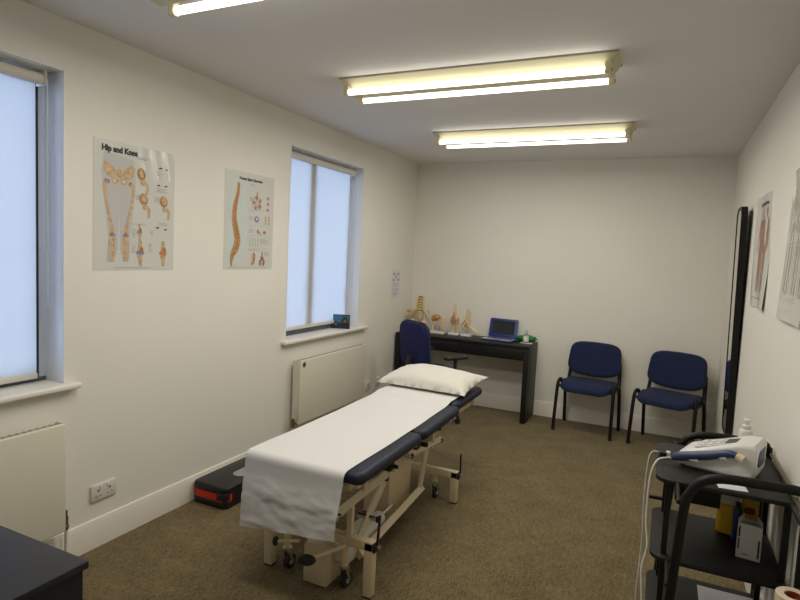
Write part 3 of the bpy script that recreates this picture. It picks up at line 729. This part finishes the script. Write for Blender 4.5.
# laptop
t = thing('laptop', 'open blue laptop with a dark screen on the desk', 'laptop', (1.085, 5.715, DT), math.radians(-4))
MB().prism('laptop', rrect(.320, .215, .012, 5), .014, bev=.003).build('laptop_base', t)
d = MB().prism('deck', rrect(.306, .203, .008, 5), .0012, Matrix.Translation((0, 0, .0138))).build('keyboard_deck', t)
k = MB()
for r in range(5):
    for c in range(13): k.box('keys', (-.137+c*.0212, .068-r*.0195, .0148), (-.119+c*.0212, .084-r*.0195, .0166))
k.build('keys', d)
MB().prism('keys', rrect(.09, .045, .004, 3, cy=-.068), .0004, Matrix.Translation((0, 0, .015))).build('touchpad', d)
lm = Matrix.Translation((0, .105, .014)) @ Matrix.Rotation(math.radians(-14), 4, 'X') @ basis((0, 0, 0), (1, 0, 0), (0, 0, 1))
l = MB().prism('laptop', rrect(.305, .198, .012, 5, cy=.101), -.007, lm, bev=.002).build('laptop_lid', t)
MB().prism('screen', rrect(.246, .140, .002, 2, cy=.108), .0006, lm).build('screen', l)
MB().cyl('laptop', (-.12, .104, .014), (.12, .104, .014), .006).build('hinge', t)
# green bag, tissue, sanitiser bottle
def crumple(u, v):
    a = 2*PI*u; ph = PI*v; p = Vector((math.sin(ph)*math.cos(a), math.sin(ph)*math.sin(a), math.cos(ph)))
    k = 1+.22*noise.noise(p*2.3+Vector((3, 1, 7)))+.10*noise.noise(p*6)
    z = max(0.0006, .032+.034*p.z*k)
    return Vector((.108*p.x*k, .040*p.y*k, z))
b = MB(); b.grid('green', crumple, 40, 20); bmesh.ops.remove_doubles(b.bm, verts=b.bm.verts, dist=1e-4)
tag(b.build('plastic_bag', sharp=0, loc=(1.345, 5.815, DT)), 'crumpled green plastic bag at the right end of the desk', 'bag')
b = MB(); b.grid('paperm', lambda u, v: Vector(((u-.5)*.11, (v-.5)*.10, .002+.0012*math.sin(9*u+5*v))), 8, 8)
tag(solid(b.build('tissue', sharp=0, loc=(1.377, 5.700, DT)), .0006), 'flat white tissue under the sanitiser bottle on the desk', 'tissue')
t = thing('sanitiser_bottle', 'clear pump bottle with a white label at the right end of the desk', 'bottle', (1.367, 5.707, DT+.004), 0)
MB().lathe('clear', [(.022, 0), (.027, .004), (.027, .075), (.022, .088), (.011, .096), (.011, .103)]).build('bottle_body', t)
MB().lathe('white', [(.0275, .015), (.0277, .016), (.0277, .066), (.0275, .067)]).build('label_band', t)
MB().lathe('clear', [(.013, .100), (.013, .114), (.005, .116), (.005, .134)]).build('pump_collar', t)
MB().box('white', (-.010, -.009, .134), (.010, .009, .144), .003).tube('white', [(0, 0, .14), (.018, -.008, .141), (.026, -.012, .134)], .0035, n=8).build('pump_head', t)

# ------------------------------------------------------------------ exercise step by the left wall
t = thing('exercise_step', 'black and red exercise step on the floor against the left skirting', 'exercise step', (.158, 2.955, 0), 0)
w_, l_ = .270, .72
MB().prism('black', rrect(w_, l_, .035, 6), .044, bev=.008).build('foot_riser', t)
MB().prism('red', rrect(w_-.004, l_-.004, .034, 6), .046, Matrix.Translation((0, 0, .043))).build('middle_riser', t)
MB().prism('black', rrect(w_+.004, l_+.004, .037, 6), .048, Matrix.Translation((0, 0, .087)), bev=.014, seg=4).build('platform', t)
MB().box('black', (.06, -l_/2-.003, .05), (.137, -l_/2+.04, .10), .006).box('black', (.10, -l_/2+.06, .03), (.137, l_/2-.2, .10), .006).build('side_clip', t)
MB().prism('padgrey', rrect(.10, .30, .049, 10), .003, Matrix.Translation((.045, -.02, .1345)), bev=.001).build('grip_pad', t)

# ------------------------------------------------------------------ near dark desk corner
t = thing('desk', 'dark low desk cut off by the bottom left corner', 'desk', (0, 0, 0))
nx1, ny1, nz = 1.215, 1.018, .715
MB().box('woodb', (.13, .42, nz-.022), (nx1, ny1, nz), .003).build('desk_top', t)
MB().box('woodb', (nx1-.032, .44, 0), (nx1-.010, ny1-.012, nz-.022)).build('side_panel', t)
MB().box('woodb', (.14, .44, 0), (.162, ny1-.012, nz-.022)).build('side_panel', t)
MB().box('woodb', (.162, ny1-.034, .20), (nx1-.032, ny1-.014, nz-.022)).build('modesty_panel', t)

# ------------------------------------------------------------------ treatment couch
t = thing('treatment_couch', 'navy vinyl treatment couch on a cream steel wheeled frame', 'treatment couch', (0, 0, 0))
cx0, cx1, ct = .865, 1.492, .652
def section(ya, yb, dz0, dz1):
    hw = (cx1-cx0)/2
    def sh(x, y): return 0
    m = MB(); L = yb-ya
    m.prism('vinyl', rrect(2*hw-(.03 if ya > 3.3 else 0), L, .045, 6), .058, Matrix.Translation(((cx0+cx1)/2-(.015 if ya > 3.3 else 0), (ya+yb)/2, ct-.058)) @ Matrix.Rotation(math.atan2(dz1-dz0, L), 4, 'X') @ Matrix.Translation((0, 0, (dz0+dz1)/2)), bev=.026, seg=5)
    return m.build('cushion', t, sharp=60)
section(2.076, 2.765, 0, 0); section(2.782, 3.375, 0.0, .010); section(3.392, 3.955, .014, .018)
f = MB()
for x in (1.02, 1.40):
    f.box('steel', (x-.015, 2.12, ct-.100), (x+.015, 3.85, ct-.064), .003)
for y in (2.16, 2.74, 2.80, 3.35, 3.42, 3.82): f.box('steel', (1.0, y-.015, ct-.096), (1.44, y+.015, ct-.066), .003)
f.build('cushion_frame', t)
b = MB()     # pivots, catches under the cushions
b.cyl('black', (1.43, 2.45, ct-.085), (1.49, 2.45, ct-.085), .010).box('black', (1.42, 2.42, ct-.105), (1.465, 2.46, ct-.07), .004)
b.box('black', (1.39, 2.80, .535), (1.44, 2.86, .585), .006).cyl('black', (1.41, 2.93, .53), (1.45, 2.93, .53), .014)
b.build('latch', t)
# base channel along the floor with its raised end housing
b = MB().box('steel', (1.125, 2.24, .020), (1.255, 3.14, .095), .006)
b.box('steel', (1.120, 2.215, .004), (1.252, 2.40, .195), .006)
b.box('steel', (1.10, 3.10, .03), (1.15, 3.42, .08), .004).box('steel', (1.10, 3.38, .03), (1.15, 3.42, .19), .004).build('base_beam', t)
MB().box('steel', (1.125, 2.80, .10), (1.285, 3.10, .590), .005).build('lift_column', t)
for y, zt in ((2.262, .272), (3.432, .212)):
    MB().box('steel', (.864, y-.022, zt-.045), (1.478, y+.022, zt), .004).build('cross_bar', t)
    for x in (.886, 1.455):
        MB().box('steel', (x-.023, y-.022, .008), (x+.023, y+.022, zt-.003), .004).box('rubber', (x-.021, y-.020, 0), (x+.021, y+.020, .010)).build('leg', t)
        # castor just inside each leg
        wx = x+(.105 if x < 1.1 else -.135)
        MB().cyl('steel', (wx, y, zt-.04), (wx, y, .115), .016).cyl('chrome', (wx, y, .118), (wx, y, .108), .020).build('castor_post', t)
        k = MB()
        for s in (-1, 1): k.prism('chrome', [(-.014, .110), (.016, .110), (.030, .036), (.014, .030)], .003, basis((wx+s*.017-.0015, y, 0), (0, 1, 0), (0, 0, 1)))
        k.cyl('chrome', (wx-.022, y+.022, .036), (wx+.022, y+.022, .036), .005)
        k.build('castor_fork', t)
        MB().cyl('rubber', (wx-.012, y+.022, .036), (wx+.012, y+.022, .036), .036, n=28).cyl('offwhite', (wx-.0135, y+.022, .036), (wx+.0135, y+.022, .036), .018, n=20).build('castor_wheel', t)
    # end lever on the right-hand leg
    b = MB().box('black', (1.476, y-.024, zt-.045), (1.490, y+.024, zt-.002), .004).cyl('chrome', (1.488, y, zt-.02), (1.508, y, zt-.02), .011)
    b.box('black', (1.486, y-.008, zt-.025), (1.496, y+.008, zt+.125), .004, Matrix.Translation((1.49, y, zt)) @ Matrix.Rotation(math.radians(-6 if y < 3 else 4), 4, 'X') @ Matrix.Translation((-1.49, -y, -zt)))
    b.build('castor_lever', t)
# parallelogram lift arms on both sides of the column
for x in (1.06, 1.345):
    b = MB().tube('steel', [(x, 2.10, .425), (x, 2.62, .440)], .026, n=4).tube('steel', [(x, 2.33, .200), (x, 2.60, .415)], .020, n=4)
    b.tube('steel', [(x, 2.26, .25), (x, 2.26, .43)], .018, n=4)
    b.cyl('black', (x-.024, 2.60, .43), (x+.024, 2.60, .43), .013).cyl('black', (x-.024, 2.12, .425), (x+.024, 2.12, .425), .012)
    b.build('lift_arm', t)
    b = MB().tube('steel', [(x, 2.90, .455), (x, 3.42, .405)], .024, n=4).tube('steel', [(x, 3.10, .185), (x, 3.19, .42)], .017, n=4).tube('steel', [(x, 2.36, .125), (x, 3.13, .185)], .026, n=4)
    b.cyl('black', (x-.024, 3.40, .407), (x+.024, 3.40, .407), .012).cyl('black', (x-.024, 2.92, .453), (x+.024, 2.92, .453), .014)
    b.build('lift_arm', t)
for y in (2.30, 2.60, 2.96, 3.36):
    z = .43 if y < 2.9 else .44-.09*(y-2.96)
    MB().cyl('steel', (1.06, y, z), (1.345, y, z), .014).build('lift_cross_tube', t)
for x in (1.06, 1.345):
    for y, z in ((3.265, .40), (2.375, .42), (2.715, .43)): MB().box('steel', (x-.014, y-.015, z), (x+.014, y+.015, ct-.09)).build('frame_strut', t)
b = MB().cyl('white', (1.30, 2.34, .165), (1.30, 2.66, .185), .034).cyl('chrome', (1.30, 2.66, .185), (1.30, 2.80, .192), .012).box('white', (1.25, 2.28, .11), (1.33, 2.38, .195), .012)
b.build('actuator', t)
b = MB().cyl('chrome', (1.29, 2.44, .285), (1.40, 2.44, .285), .014).cyl('chrome', (1.30, 2.47, .275), (1.345, 2.47, .275), .022).cyl('black', (1.395, 2.44, .285), (1.41, 2.44, .285), .016)
b.build('pivot_bolt', t)
b = MB().tube('steel', [(1.225, 2.09, .200), (1.26, 2.12, .212), (1.335, 2.24, .225)], .010, n=10).build('pedal_bar', t)
MB().sph('rubber', (1.222, 2.085, .200), (.045, .024, .026), Matrix.Rotation(.35, 3, 'Z')).build('foot_pedal', t)
MB().tube('steel', [(1.10, 2.20, .205), (1.09, 2.15, .225), (1.035, 2.12, .222)], .008, n=8).sph('rubber', (1.025, 2.118, .222), (.014, .018, .024)).build('side_pedal', t)

# paper cover on the couch, hanging over the foot end
px0, px1 = .890, 1.418
ztop = ct+.003; yf = 2.050; R = .032; Ltop = 3.70-(yf+R); arc = R*PI/2

def sheet(u, v):
    drop = .316-.052*u; s = v*(Ltop+arc+drop); x = px0+(px1-px0)*u
    if s < Ltop:
        y = 3.70-s; z = ztop+.0015*noise.noise(Vector((x*5, y*4, 0)))
        if y > 3.30: z += .009+.012*min(1, (y-3.30)/.085)
        elif y > 2.77: z += .009*(y-2.77)/.53
        if abs(y-2.773) < .05: z -= .004*(1-abs(y-2.773)/.05)
        return Vector((x+.004*noise.noise(Vector((0, y*3, 5))), y, max(z, ztop+.0004)))
    s -= Ltop
    if s < arc:
        a = s/R; return Vector((x, yf+R-R*math.sin(a), ztop-R*(1-math.cos(a))))
    s -= arc; k = min(1, s/.13)**1.5
    w_ = .005*noise.noise(Vector((x*8, s*24, 2)))+.005*noise.noise(Vector((x*18, s*55, 4)))
    return Vector((x-.018*u*(s/drop), yf-(.010+.020*(s/drop))*k+w_*k, ztop-R-s))
b = MB(); b.grid('sheet', sheet, 44, 170)
tag(solid(b.build('paper_sheet', sharp=0), .0007, 1), 'white paper sheet along the treatment couch, hanging over its foot end', 'paper sheet')

# pillow
def pil(side):
    def fn(u, v):
        a, b_ = 2*u-1, 2*v-1
        pinch = 1-.10*(abs(a)**2.0)*(1-abs(b_)**3)*0
        x = a*.320*(1-.07*(1-a*a*0-abs(b_)**2)*0); 
        x = a*(.312+.022*abs(b_)**4); y = b_*(.212+.028*abs(a)**6)
        th = max(0, (1-abs(a)**2.6)*(1-abs(b_)**2.4))**.52
        wr = .005*noise.noise(Vector((a*3, b_*3, side)))+.012*noise.noise(Vector((a*1.4, b_*2.2, 9)))*th
        edge = 1-th
        sag = .055+.018*b_*edge-.010*edge*(1-b_)*.5
        z = sag+side*(.082*th if side > 0 else .050*th)+wr*(1 if side > 0 else .0)
        return Vector((x, y, max(z, .003)))
    return fn
b = MB(); b.grid('pillow', pil(1), 40, 30); b.grid('pillow', pil(-1), 40, 30)
bmesh.ops.remove_doubles(b.bm, verts=b.bm.verts, dist=.0004)
o = b.build('pillow', sharp=0, loc=(1.150, 3.735, ct+.018)); o.rotation_euler.z = math.radians(-2)
tag(o, 'white pillow at the head end of the treatment couch', 'pillow')

# ------------------------------------------------------------------ trolley
TZ, MZ, BZ = .775, .460, .150
t = thing('equipment_trolley', 'black three-shelf trolley with bent tube handles by the right wall', 'trolley', (0, 0, 0))
tx0, tx1, ty0, ty1 = 2.622, 3.082, 2.40, 2.92
for z in (TZ, MZ, BZ):
    s = MB().prism('shelf', rrect(tx1-tx0, ty1-ty0, .05, 8, (tx0+tx1)/2, (ty0+ty1)/2, radii=(.012, .05, .06, .012)), .018, Matrix.Translation((0, 0, z-.018)), bev=.004)
    s.build('shelf', t)
for x in (2.672, 3.068):
    for y in (2.445, 2.875):
        MB().box('blackmetal', (x-.011, y-.011, .055), (x+.011, y+.011, TZ-.018), .003).build('post', t)
        MB().cyl('rubber', (x-.009, y, .026), (x+.009, y, .026), .026, n=24).cyl('blackmetal', (x, y, .026), (x, y, .06), .010).build('castor_wheel', t)
for y, bz, nm in ((2.215, .880, 'near'), (2.985, .822, 'far')):
    xl = 2.722 if y < 2.6 else 2.712
    MB().tube('blackmetal', [(xl-.045, y, .10), (xl-.022, y, .45), (xl-.004, y, bz-.14), (xl+.010, y, bz-.075), (xl+.045, y, bz-.025), (xl+.11, y, bz-.002), (2.95, y, bz+.003), (3.045, y, bz+.003), (3.070, y, bz-.014), (3.076, y, bz-.05), (3.077, y, .45), (3.078, y, .10)], .0165, n=12, sub=5).build('handle_hoop', t)
    e = ty0 if y < 2.6 else ty1
    for z in (TZ-.010, MZ-.010, BZ-.010):
        for x in (2.700 if z > .6 else 2.686, 3.070):
            MB().cyl('blackmetal', (x, y, z), (x, e+(.02 if y < 2.6 else -.02), z), .008).build('shelf_bracket', t)
MB().cyl('railbrown', (3.084, 2.42, TZ+.012), (3.084, 2.96, TZ+.012), .0075).build('side_rail', t)
MB().box('blackmetal', (2.70, 2.56, TZ-.135), (2.865, 2.90, TZ-.019), .004).build('drawer', t)
MB().box('blackmetal', (2.605, 2.905, MZ+.035), (2.665, 2.925, MZ+.050), .003).build('side_bracket', t)

# ultrasound unit on the top shelf
t = thing('ultrasound_unit', 'white and dark blue ultrasound therapy unit on the top trolley shelf', 'medical device', (2.860, 2.668, TZ+.0015), math.radians(-18))
Lx, Wy = .285, .20
prof = [(-Lx/2+.012, 0), (Lx/2-.03, 0), (Lx/2, .02), (Lx/2+.002, .125), (Lx/2-.012, .140), (Lx/2-.06, .136), (-Lx/2+.06, .072), (-Lx/2+.010, .052), (-Lx/2-.004, .030)]
MB().prism('white', prof, Wy, basis((0, Wy/2, .004), (1, 0, 0), (0, 0, 1)), bev=.014, seg=4).build('housing', t, sharp=50)
MB().box('offwhite', (-Lx/2+.03, -Wy/2+.012, 0), (Lx/2-.01, Wy/2-.012, .012), .003).build('plinth', t)
pm = basis((-Lx/2+.055, 0, .0772), (.19, 0, .064), (0, 1, 0))
MB().prism('offwhite', rrect(.165, .14, .012, 4, cx=.085), .0035, pm, bev=.001).build('control_panel', t)
for i in range(3):
    for j in range(2): MB().prism('white', rrect(.022, .022, .004, 3, cx=.03+.030*i, cy=-.035+.05*j), .004, pm @ Matrix.Translation((0, 0, .0034)), bev=.001).build('button', t)
MB().prism('screen', rrect(.045, .08, .004, 3, cx=.135), .001, pm @ Matrix.Translation((0, 0, .0034))).build('display', t)
MB().prism('devblue', rrect(.120, .066, .026, 8, radii=(.010, .03, .02, .03)), .004, basis((Lx/2-.000, 0, .085), (0, 1, 0), (0, 0, 1)), bev=.0015).build('rear_vent', t)
k = MB().tube('devblue', [(-Lx/2-.012, -Wy/2-.004, .022), (-Lx/2+.022, -Wy/2-.010, .040), (-.02, -Wy/2-.012, .072), (.05, -Wy/2-.014, .098), (.085, -Wy/2-.020, .100)], [.010, .020, .018, .016, .012], n=12, sub=5)
o = k.build('handpiece', t)
MB().cyl('cream', (.082, -Wy/2-.020, .100), (.108, -Wy/2-.024, .092), .015, .017).build('treatment_head', o)
for x, z in ((-.070, .036), (.030, .074)):
    MB().prism('white', [(-.022, 0), (.020, 0), (.014, .022), (.004, .030), (-.010, .022)], .030, basis((x, -Wy/2+.004, z), (1, 0, 0), (0, 0, 1)), bev=.004).build('handpiece_holder', t)
# its lead hangs over the shelf edge
o = MB().tube('white', [(2.683, 2.617, TZ+.023), (2.655, 2.600, TZ+.024), (2.622, 2.58, TZ+.010), (2.602, 2.56, TZ-.06), (2.600, 2.53, .55), (2.612, 2.50, .45), (2.598, 2.48, .36), (2.606, 2.46, .26), (2.612, 2.44, .200), (2.632, 2.42, .175), (2.650, 2.40, .185), (2.636, 2.39, .20), (2.614, 2.40, .18), (2.610, 2.40, .08), (2.606, 2.42, .006), (2.58, 2.50, 0.006)], .0040, n=8, sub=6).build('device_cable')
tag(o, 'thick white lead hanging from the handpiece down the trolley side', 'cable')
o = MB().tube('white', [(2.628, 2.700, TZ+.014), (2.606, 2.695, TZ+.014), (2.590, 2.68, TZ-.02), (2.584, 2.66, .60), (2.590, 2.62, .40), (2.584, 2.58, .20), (2.588, 2.56, .006), (2.57, 2.60, .006)], .0022, n=8, sub=6).build('device_cable')
tag(o, 'thin white lead running from the small black plug on the shelf edge', 'cable')
t = thing('cable_plug', 'small black and white plug lying at the left edge of the top trolley shelf', 'plug', (2.648, 2.690, TZ), math.radians(10))
MB().box('black', (-.018, -.014, 0), (.010, .014, .022), .003).build('plug_body', t)
MB().box('white', (.010, -.010, .004), (.026, .010, .026), .003).build('plug_cover', t)
b = MB(); b.grid('paperm', lambda u, v: Vector(((u-.5)*.10, (v-.5)*.075, .0006+.0003*math.sin(8*u))), 6, 6)
o = solid(b.build('note_paper', sharp=0, loc=(2.885, 2.462, TZ)), .0004); o.rotation_euler.z = .1
tag(o, 'sheet of white paper lying in front of the ultrasound unit', 'paper')
t = thing('spray_bottle', 'white bottle with a stepped cap behind the ultrasound unit', 'bottle', (2.967, 2.865, TZ), 0)
MB().lathe('white', [(.024, 0), (.028, .004), (.028, .115), (.024, .128), (.014, .134)]).build('bottle_body', t)
MB().lathe('offwhite', [(.0284, .03), (.0286, .031), (.0286, .075), (.0284, .076)]).build('label_band', t)
MB().lathe('white', [(.017, .132), (.018, .136), (.018, .148), (.010, .152), (.010, .162), (.013, .164), (.013, .174), (.008, .178)]).build('cap', t)

# things on the middle and bottom shelves
t = thing('sharps_bin', 'rounded yellow bin with a white lid on the middle trolley shelf', 'bin', (2.922, 2.80, MZ), math.radians(-8))
MB().prism('yellow', rrect(.085, .085, .022, 6), .130, bev=.010, seg=3).build('bin_body', t, sharp=60)
MB().prism('white', rrect(.088, .088, .022, 6), .050, Matrix.Translation((0, 0, .130)), bev=.010, seg=3).build('lid', t, sharp=60)
t = thing('cardboard_carton', 'orange yellow carton behind the white striped box', 'box', (3.000, 2.80, MZ), math.radians(-6))
MB().box('yellow', (-.032, -.03, 0), (.032, .03, .170), .002).build('carton_body', t)
MB().prism('redbrown', rrect(.04, .03, .01, 4), .0006, basis((0, -.0300, .12), (1, 0, 0), (0, 0, 1))).build('printed_mark', t)
t = thing('gel_bottle', 'dark blue bottle standing behind the white striped box', 'bottle', (2.948, 2.725, MZ), 0)
MB().lathe('devblue', [(.014, 0), (.017, .004), (.017, .13), (.012, .145)]).build('bottle_body', t)
MB().lathe('black', [(.011, .145), (.011, .165), (.007, .169)]).build('cap', t)
t = thing('striped_box', 'open white box with red and black stripes at the front of the middle shelf', 'box', (2.978, 2.590, MZ), math.radians(-7))
k = MB()
for lo, hi in (((-.042, -.028, 0), (.042, .028, .003)), ((-.042, -.028, 0), (.042, -.0265, .140)), ((-.042, .0265, 0), (.042, .028, .140)), ((-.042, -.028, 0), (-.0405, .028, .140)), ((.0405, -.028, 0), (.042, .028, .140))): k.box('white', lo, hi)
k.build('box_body', t)
for s in (-1, 1):
    MB().box('white', (-.0008, -.027, 0), (.0008, .027, .030), 0, Matrix.Translation((s*.0415, 0, .139)) @ Matrix.Rotation(math.radians(-s*38), 4, 'Y')).build('flap', t)
k = MB().box('redbrown', (-.038, -.0288, .035), (-.032, -.0278, .080)).box('ink', (-.038, -.0288, .085), (-.032, -.0278, .128)).box('ink', (.030, -.0288, .012), (.036, -.0278, .085)).box('greyink', (-.02, -.0288, .015), (.0, -.0278, .022))
k.build('printed_stripes', t)
b = MB(); b.grid('paperm', lambda u, v: Vector(((u-.5)*.22, (v-.5)*.30, .0008+.0006*math.sin(5*u+3*v))), 8, 8)
o = solid(b.build('paper_sheet', sharp=0, loc=(2.945, 2.72, BZ)), .0006)
tag(o, 'white sheet of paper lying on the bottom trolley shelf', 'paper')
t = thing('paper_roll', 'top of a cream paper roll standing on the floor in front of the trolley', 'paper roll', (3.030, 2.05, 0), math.radians(0))
k = bmesh.new(); N = 36; prof = [(.047, 0), (.049, .002), (.049, .608), (.047, .610), (.027, .610), (.025, .608), (.025, .002), (.027, 0)]
R_ = [[k.verts.new((r*math.cos(2*PI*q/N), r*math.sin(2*PI*q/N), z)) for q in range(N)] for r, z in prof]
for i in range(len(prof)):
    A, B = R_[i], R_[(i+1) % len(prof)]
    for q in range(N): k.faces.new((A[q], A[(q+1) % N], B[(q+1) % N], B[q]))
mb = MB(); mb._add(k, None, 'cream', True); mb.build('roll_body', t)
MB().cyl('redbrown', (0, 0, .001), (0, 0, .6085), .0248, caps=False).build('roll_core', t)

# ------------------------------------------------------------------ daylight, camera, colour
wd = bpy.data.worlds.new('sky'); bpy.context.scene.world = wd; wd.use_nodes = True
bg = wd.node_tree.nodes['Background']; bg.inputs[0].default_value = (.46, .635, 1.0, 1); bg.inputs[1].default_value = 9.6

F, yaw, pitch, roll = 568.0981, 0.435, 0.0801, 0.0472
cam = bpy.data.cameras.new('camera'); co = bpy.data.objects.new('camera', cam); col.objects.link(co)
f = Vector((-math.sin(yaw)*math.cos(pitch), math.cos(yaw)*math.cos(pitch), -math.sin(pitch)))
r = Vector((math.cos(yaw), math.sin(yaw), 0)); u = r.cross(f)
r2 = r*math.cos(roll)+u*math.sin(roll); u2 = -r*math.sin(roll)+u*math.cos(roll)
mw = Matrix((r2, u2, -f)).transposed().to_4x4(); mw.translation = (2.5975, 0, 1.5983); co.matrix_world = mw
cam.sensor_width = 36; cam.lens = F/800*36; cam.clip_start = .02
sc = bpy.context.scene; sc.camera = co
sc.view_settings.view_transform = 'Standard'; sc.view_settings.look = 'None'; sc.view_settings.gamma = 1
sc.view_settings.exposure = -0.18; sc.view_settings.use_curve_mapping = False
